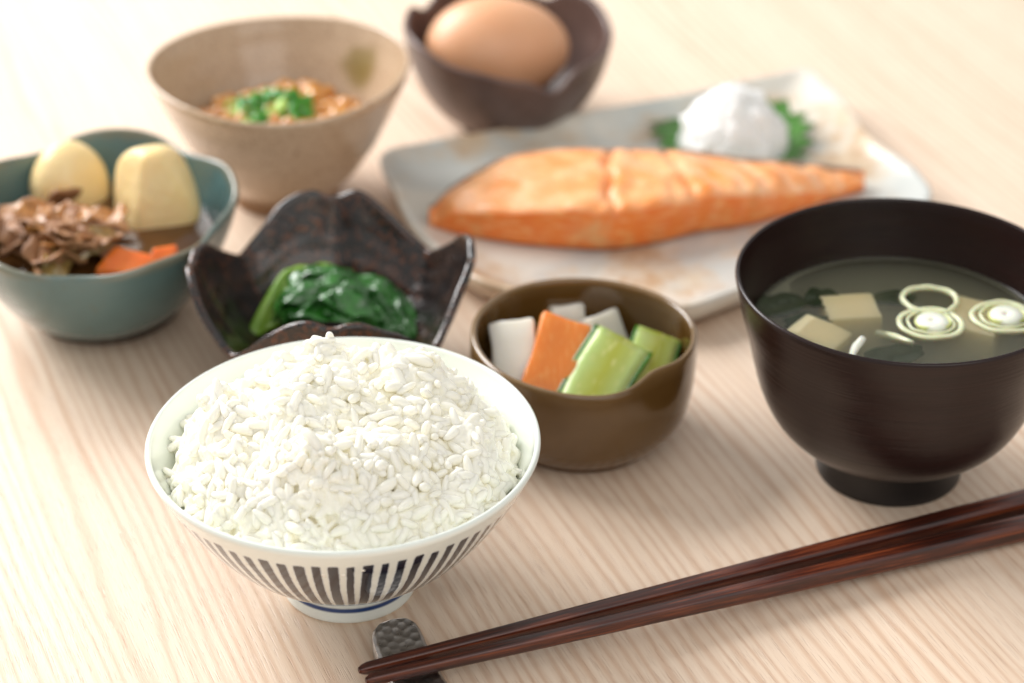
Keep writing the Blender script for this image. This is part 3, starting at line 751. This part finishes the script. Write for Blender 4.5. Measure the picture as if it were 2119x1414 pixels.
V, F = revolve(shell(no_, ni_, .0012, 34, 30)[1:-1], 140, nmod); mesh('bowl_body', V, F, m_beige(), nb)
fp = [(.0175, .006), (.018, 0), (.0215, 0), (.0222, .001), (.0215, .0075)]
V, F = revolve(fp, 70, close_top=False, close_bottom=False); mesh('foot_ring', V, F, m_plain('bare_tan_clay', lin(150, 116, 86), .8), nb)
M_BEAN = m_plain('fermented_soybean', lin(214, 156, 76), .18, sss=.3, ssss=.002, var=lin(186, 118, 48), vs=90, coat=.5)
nt = thing('natto', NB+Vector((0, 0, .0095)), 'sticky heap of brown fermented soybeans in the beige bowl', 'natto')
bean_me = []
for sd in range(4):
    q = random.Random(sd); V = []
    for i in range(9):
        t = math.pi*(i+.3)/(8.6)
        for k in range(10):
            a = 2*math.pi*k/10; V.append((-.0048*math.cos(t), .0036*math.sin(t)**.85*math.cos(a)*(1+.06*math.sin(3*t+sd)), .0033*math.sin(t)**.85*math.sin(a)))
    me = bpy.data.meshes.new('soybean'); me.from_pydata(V, [], grid_faces(9, 10, wrap_v=True)+[tuple(range(10))[::-1], tuple(80+k for k in range(10))])
    me.polygons.foreach_set('use_smooth', [True]*len(me.polygons)); me.materials.append(M_BEAN); bean_me.append(me)
q = random.Random(4)
def natto_h(r): return .0280+.0075*max(0, 1-(r/.034)**2)
for i in range(120):
    r = .0325*math.sqrt((i+.5)/120); a = i*2.39996+q.uniform(-.2, .2)
    o = bpy.data.objects.new('soybean', bean_me[i % 4]); sc.collection.objects.link(o); o.parent = nt
    o.location = (r*math.cos(a), r*math.sin(a), natto_h(r)-.0075+q.uniform(-.0012, .0030)); o.rotation_euler = (q.uniform(0, 6), q.uniform(-.5, .5), q.uniform(0, 6))
V, F = revolve([(.001, .0105), (.0165, .0115), (.0265, .0190), (.0335, .0275), (.022, .0305), (.001, .033)], 60)
mesh('bean_mass', [Vector(v)-Vector((0, 0, .0095)) for v in V], F, M_BEAN, nt)
M_SC = [m_plain('scallion_green', lin(70, 150, 26), .25, sss=.3, ssss=.001, sssr=(.5, 1, .2), var=lin(40, 116, 24), vs=150), m_plain('scallion_pale', lin(170, 200, 96), .25, sss=.3, ssss=.001, sssr=(.7, 1, .3))]
sc_me = []
for sd in range(4):
    r_ = (.0030, .0036, .0026, .0033)[sd]; h = (.0022, .0030, .0035, .0018)[sd]
    V, F = revolve([(r_, -h), (r_*1.02, 0), (r_, h), (r_*.72, h), (r_*.70, 0), (r_*.72, -h), (r_, -h)], 18, close_top=False, close_bottom=False)
    for m_ in range(2):
        me = bpy.data.meshes.new('scallion_slice'); me.from_pydata(V, [], F); me.materials.append(M_SC[m_]); me.polygons.foreach_set('use_smooth', [True]*len(me.polygons)); sc_me.append(me)
for i in range(30):
    r = .0150*math.sqrt((i+.5)/30); a = i*2.39996+1
    p = NB+Vector((-.0035+r*1.15*math.cos(a), -.002+r*.8*math.sin(a), natto_h(r)+.0040+.0045*max(0, 1-(r/.019)**2)*q.random()))
    pale = i % 5 == 2; o = bpy.data.objects.new('scallion_slice', sc_me[(i % 4)*2+(1 if pale else 0)]); sc.collection.objects.link(o)
    o.location = p; o.rotation_euler = (q.uniform(-1.2, 1.2), q.uniform(-1.2, 1.2), q.uniform(0, 6)); tag(o, 'pale yellowish scallion slice among the chopped scallions on the natto' if pale else 'bright green chopped scallion slice heaped on the natto', 'scallion', 'pale scallion slices on the natto' if pale else 'green scallion slices on the natto')

# ---------------------------------------------------------------- egg bowl
EB = Vector((-.0017, .9560, 0))
eb = thing('egg_bowl', EB, 'matte dark brown bowl with a notched wavy rim holding an egg', 'bowl')
eo = [(.0, .003), (.016, .003), (.0240, .0048), (.0330, .0125), (.0390, .0220), (.0425, .0318), (.0443, .0415)]
ei = [(.0415, .0415), (.0397, .0320), (.0360, .0228), (.0300, .0138), (.020, .0080), (.0, .0070)]
def emod(th, r, z, k):
    f = max(0, z/.0415)**1.6; d = math.degrees(th) % 360
    def g(c, w): 
        a = (d-c+180) % 360-180
        return math.exp(-(a/w)**2)
    zz = z+f*(.0055*g(200, 32)+.0060*g(40, 26)+.0075*g(120, 36)-.0065*g(296, 10)-.0035*g(278, 38)+.0020*g(255, 16)+.0035*g(165, 14)-.004*g(148, 9)-.0035*g(68, 9)-.001*g(340, 30))
    rr = r*(1+f*(.02*g(200, 30)+.02*g(20, 30)-.02*g(286, 15)))
    return (rr*math.cos(th), rr*math.sin(th), zz)
V, F = revolve(shell(eo, ei, .0014, 30, 26)[1:-1], 160, emod)
mesh('bowl_body', V, F, m_speckle('matte_brown_glaze', [(.3, lin(78, 58, 52)), (.7, lin(104, 82, 74))], 70, .36, .0002), eb)
fp = [(.0165, .005), (.017, 0), (.0205, 0), (.0212, .001), (.0212, .0055)]
V, F = revolve(fp, 60, close_top=False, close_bottom=False); mesh('foot_ring', V, F, m_plain('umber_clay', lin(70, 54, 46), .8), eb)
V = []; nE = 40
for i in range(nE+1):
    t = math.pi*i/nE; x = -.0312*math.cos(t); rr = .0235*math.sin(t)*(1+.09*math.cos(t))
    for k in range(48):
        a = 2*math.pi*k/48; V.append((x, rr*math.cos(a), rr*math.sin(a)))
F = grid_faces(nE+1, 48, wrap_v=True)
egg = mesh('egg', [Vector(v)+Vector((0, 0, .0235)) for v in V], F, m_plain('brown_eggshell', lin(222, 164, 122), .42, sss=.25, ssss=.003, var=lin(228, 174, 134), vs=60, bumpd=.00006, bs=1500), None, EB+Vector((-.004, -.001, .0115)))
egg.rotation_euler = (0, -.03, .10); tag(egg, 'whole light brown egg lying in the dark notched bowl', 'egg')

# ---------------------------------------------------------------- fish plate
def m_plate():
    s = NT('rustic_plate_glaze'); co = s.obj(); n = s.noise(co, scale=16, detail=6, rough=.6, dist=.8); n2 = s.noise(co, scale=120, detail=5, rough=.6); n3 = s.noise(s.mapping(co, loc=(4, 2, 1)), scale=22, detail=5, rough=.65)
    c = s.mix(n2, lin(212, 209, 199), lin(228, 223, 211))
    c = s.mix(s.ramp(n, [(.44, 0.0), (.58, .75)]), c, lin(188, 194, 192))
    c = s.mix(s.ramp(n3, [(.49, 0.0), (.64, .8)]), c, lin(210, 182, 146))
    c = s.mix(s.math('MULTIPLY', s.ramp(n3, [(.54, 0.0), (.64, 1.0)]), s.ramp(n2, [(.42, 0.0), (.56, .42)])), c, lin(170, 128, 90))
    s.set(col=c, rough=.20, coat=.4, coatr=.1); s.bump(s.math('ADD', n, s.math('MULTIPLY', n2, .3)), .0012, .5); return s.m
PZ = .0128
pl_px = [(788, 322), (812, 395), (850, 465), (905, 520), (985, 582), (1095, 612), (1210, 628), (1330, 638), (1425, 636), (1500, 612), (1580, 580), (1700, 530), (1820, 475), (1925, 412), (1905, 362), (1850, 322), (1800, 285), (1765, 235), (1722, 188), (1672, 153), (1610, 160), (1520, 178), (1420, 203), (1300, 226), (1150, 250), (1000, 276), (880, 298)]
out = [at(px, py, PZ) for px, py in pl_px]
out = [Vector((p.x, p.y, 0)) for p in out]; pc = sum(out, Vector())/len(out)
dense = []
m_ = len(out)
for i in range(m_):
    a, b_, c, d = out[(i-1) % m_], out[i], out[(i+1) % m_], out[(i+2) % m_]
    for k in range(6):
        t = k/6; dense.append(.5*((2*b_)+(c-a)*t+(2*a-5*b_+4*c-d)*t*t+(3*b_-a-3*c+d)*t**3))
plate = thing('fish_plate', (pc.x, pc.y, 0), 'rustic grey and cream ceramic plate with uneven edges under the salmon', 'plate')
rings = [(.55, .0), (.84, .0), (.90, .0012), (.975, .0055), (.995, .0095), (1.0, .0118), (.994, .0130), (.982, .0132), (.966, .0124), (.92, .0098), (.85, .0082), (.74, .0075), (.5, .0072), (.25, .0071), (.02, .0071)]
V = []; nd = len(dense)
for i, p in enumerate(dense):
    w = p-pc
    for k, (f, z) in enumerate(rings):
        zz = z*(1+.10*noise.noise(Vector((w.x*18, w.y*18, 2)))) if z > .009 else z
        # far side of the rim is pulled up a little
        if z > .0075 and f > .9: zz += .0022*max(0, w.y/.1)
        V.append((w.x*f, w.y*f, zz))
F = grid_faces(nd, len(rings), wrap_u=True)+[tuple(i*len(rings) for i in range(nd))[::-1], tuple(i*len(rings)+len(rings)-1 for i in range(nd))]
po_ = mesh('plate_body', V, F, m_plate(), plate)
bm = bmesh.new(); bm.from_mesh(po_.data); bmesh.ops.recalc_face_normals(bm, faces=bm.faces); bm.to_mesh(po_.data); bm.free()

# salmon
ZB = .0080
xs = [888, 940, 1050, 1150, 1250, 1350, 1450, 1550, 1650, 1730, 1788]
yb = [474, 490, 508, 518, 522, 510, 486, 471, 444, 417, 399]
yt = [463, 440, 437, 438, 436, 430, 410, 405, 398, 392, 388]
yk = [452, 388, 326, 310, 309, 311, 317, 333, 342, 353, 368]
def m_salmon():
    s = NT('grilled_salmon'); co = s.obj(); sx = s.t.nodes.new('ShaderNodeSeparateXYZ'); s.link(co, sx.inputs[0])
    n = s.noise(co, scale=38, detail=5, rough=.6); n2 = s.noise(co, scale=170, detail=5, rough=.65)
    # muscle flakes: curved bands along the length
    ph = s.math('ADD', s.math('ADD', sx.outputs[0], s.math('MULTIPLY', sx.outputs[1], .55)), s.math('MULTIPLY', n, .030))
    band = s.math('POWER', s.math('MULTIPLY_ADD', s.math('SINE', s.math('MULTIPLY', ph, 2*math.pi/.0135)), .5, .5), 2.5)
    band = s.math('MULTIPLY', band, s.ramp(s.math('ADD', sx.outputs[0], s.math('MULTIPLY', s.math('SUBTRACT', s.noise(co, scale=60), .5), .08)), [(.0, .12), (.03, 1.0)]))
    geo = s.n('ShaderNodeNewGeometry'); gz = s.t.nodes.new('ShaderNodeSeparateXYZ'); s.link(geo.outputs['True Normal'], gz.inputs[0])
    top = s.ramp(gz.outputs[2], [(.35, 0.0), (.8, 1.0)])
    side = s.mix(n2, lin(230, 100, 20), lin(244, 146, 54))
    sl = s.noise(s.mapping(co, scale=(150, 150, 420)), scale=1, detail=4, rough=.6)
    side = s.mix(s.ramp(sl, [(.50, 0.0), (.68, .75)]), side, lin(246, 182, 116))
    pd = s.t.nodes.new('ShaderNodeVectorMath'); pd.operation = 'DISTANCE'; s.link(co, pd.inputs[0]); pd.inputs[1].default_value = (-.0215, -.0215, .0075)
    patch = s.ramp(s.math('ADD', pd.outputs['Value'], s.math('MULTIPLY', s.math('SUBTRACT', n2, .5), .016)), [(.0075, .85), (.0120, 0.0)])
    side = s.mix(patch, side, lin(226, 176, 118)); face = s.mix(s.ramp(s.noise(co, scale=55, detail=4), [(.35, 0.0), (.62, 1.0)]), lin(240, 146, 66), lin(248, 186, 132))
    c = s.mix(top, side, face)  # upward faces coloured paler, the sheen of light put into the colour
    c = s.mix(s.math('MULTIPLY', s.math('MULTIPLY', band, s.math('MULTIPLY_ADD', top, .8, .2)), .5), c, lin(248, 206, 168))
    br = s.math('MULTIPLY', s.ramp(n, [(.55, 0.0), (.70, 1.0)]), s.ramp(n2, [(.4, 0.0), (.6, 1.0)]))
    c = s.mix(s.math('MULTIPLY', br, .7), c, lin(206, 136, 76))
    s.set(col=c, rough=.44, sss=.3, ssss=.003, sssr=(1, .45, .2), coat=.2, coatr=.2)
    s.bump(s.math('ADD', s.math('MULTIPLY', band, -.5), n2), .0009, .6); return s.m
st = catmull(list(zip(xs, yb, yt, yk)), 110)
rows = []
for k, (x, b_, t_, k_) in enumerate(st):
    f = k/(len(st)-1)
    B = at(x, b_, ZB); hgt = max(.0055, (b_-t_)/4550.0); T = Vector((B.x, B.y+.0022, ZB+hgt)); K = at(x, k_, ZB+hgt*.86)
    sec = [(B.y+.004, ZB), (B.y+.0012, ZB+.001), (B.y, ZB+hgt*.35), (B.y-.0002, ZB+hgt*.78), (T.y-.0012, T.z-.0004), (T.y+.004, T.z+.0012)]
    for j in range(1, 7):
        e = j/7; sec.append((T.y+.004+(K.y-T.y-.005)*e, T.z+.0010+.0016*math.sin(math.pi*e)+(K.z-T.z)*e))
    sec += [(K.y-.001, K.z), (K.y+.0004, K.z-hgt*.3), (K.y+.001, ZB+.0014), (K.y-.002, ZB)]
    rows.append([(B.x+(K.x-B.x)*min(1, max(0, (y-B.y)/max(1e-4, K.y-B.y))), y, z) for y, z in sec])
nr_ = len(rows[0]); org = Vector((.054, .838, ZB)); V = []
rows = [[tuple(q_) for q_ in catmull(r_+[r_[0]], 56)[:-1]] for r_ in rows]; nr_ = len(rows[0])
for k, r_ in enumerate(rows):
    for j, p in enumerate(r_):
        p = Vector(p); groove = 0
        if p.z > ZB+.004:
            s_ = (p.x+16*(p.y-.84)**2); groove = -.0009*max(0, math.sin(s_*2*math.pi/.034+1.2+1.6*noise.noise(p*40)))**10
            groove += .0013*noise.noise(p*70)+.0008*noise.noise(p*160)
            groove -= .0030*math.exp(-((p.x-.0385-.0015*math.sin(p.y*260))/.0016)**2)+.0026*math.exp(-((p.x-.0715+.25*(p.y-.84))/.0015)**2)
            groove -= .0006*max(0, math.sin((p.x+.5*(p.y-.84))*2*math.pi/.0105+2*noise.noise(p*50)))**6*min(1, max(0, (p.x-.075)/.01))
        p.z += groove; V.append(p-org)
F = grid_faces(len(rows), nr_, wrap_v=True)+[tuple(range(nr_)), tuple((len(rows)-1)*nr_+j for j in range(nr_))[::-1]]
fish_root = thing('salmon_fillet', org, 'grilled orange salmon fillet lying on the rustic plate', 'fish')
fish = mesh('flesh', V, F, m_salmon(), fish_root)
bm = bmesh.new(); bm.from_mesh(fish.data); bmesh.ops.recalc_face_normals(bm, faces=bm.faces); bm.to_mesh(fish.data); bm.free()
skv = []; skn = 0
for k, r_ in enumerate(rows):
    ym = max(p[1] for p in r_); band_ = [p for p in r_ if p[1] > ym-.0035 and p[2] > ZB+.0008]
    band_.sort(key=lambda p: p[2]); zlo, zhi = band_[0][2], band_[-1][2]
    for j in range(6):
        e = j/5; skv.append(Vector((r_[0][0] if False else band_[0][0], ym+.0003-.0012*(e**4), zlo+(zhi-zlo+.0003)*e))-org)
sk = mesh('skin', skv, grid_faces(len(rows), 6), m_plain('salmon_skin', lin(150, 138, 124), .25, var=lin(200, 190, 176), vs=180), fish_root); solid(sk, .0006)

# grated radish and perilla leaf
M_SHISO = m_plain('perilla_green', lin(50, 100, 28), .4, var=lin(76, 132, 42), vs=120, bumpd=.0006, bs=260)
LC = Vector((.0935, .9170, .0078)); V = []; F = []
nu, nv = 72, 14
for i in range(nu):
    a = 2*math.pi*i/nu
    rad = .0345*(1+.16*math.cos(a-math.pi/2)+.10*math.cos(2*(a-math.pi/2)))
    tooth = 1+.22*((i % 4)/3-.5)
    for k in range(nv):
        f = (k+.03)/(nv-1); r = rad*f*(1+(tooth-1)*f**4); x, y = r*math.cos(a), r*math.sin(a)
        z = .0012+.0010*math.sin(a*7)*f+.0045*f**3*(.55+.45*math.sin(a*2+.6))+.0008*noise.noise(Vector((x*120, y*120, 0)))
        if z < .0008: z = .0008
        V.append((x, y, z))
leaf = thing('perilla_leaf', LC, 'serrated green perilla leaf spread under the grated radish', 'leaf')
lo_ = mesh('blade', V, grid_faces(nu, nv, wrap_u=True)+[tuple(i*nv for i in range(nu))], M_SHISO, leaf); solid(lo_, .0005)
M_GR = m_plain('grated_radish', lin(246, 246, 242), .25, sss=1.0, ssss=.008, sssr=(1, .95, .9), bumpd=.0006, bs=500)
bm = bmesh.new(); bmesh.ops.create_icosphere(bm, subdivisions=6, radius=1)
for v in bm.verts:
    p = v.co.copy(); z = p.z
    k = 1+.10*noise.noise(p*2.2)+.09*noise.noise(p*5)+.09*abs(noise.noise(Vector((p.x*14, p.y*14, p.z*9))))+.06*noise.noise(p*26)+.03*noise.noise(p*50)
    x, y = p.x*k, p.y*k; zz = max(0, z*k)**.92 if z > 0 else 0
    cone = 1-.20*max(0, z)**2
    v.co = Vector((x*.0218*cone, y*.0195*cone, zz*.0282))
me = bpy.data.meshes.new('grated_radish'); bm.to_mesh(me); bm.free(); me.polygons.foreach_set('use_smooth', [True]*len(me.polygons)); me.materials.append(M_GR)
g = bpy.data.objects.new('grated_radish', me); sc.collection.objects.link(g); g.location = (.0925, .9110, .0088)
tag(g, 'peaked white mound of grated radish on the perilla leaf', 'radish')
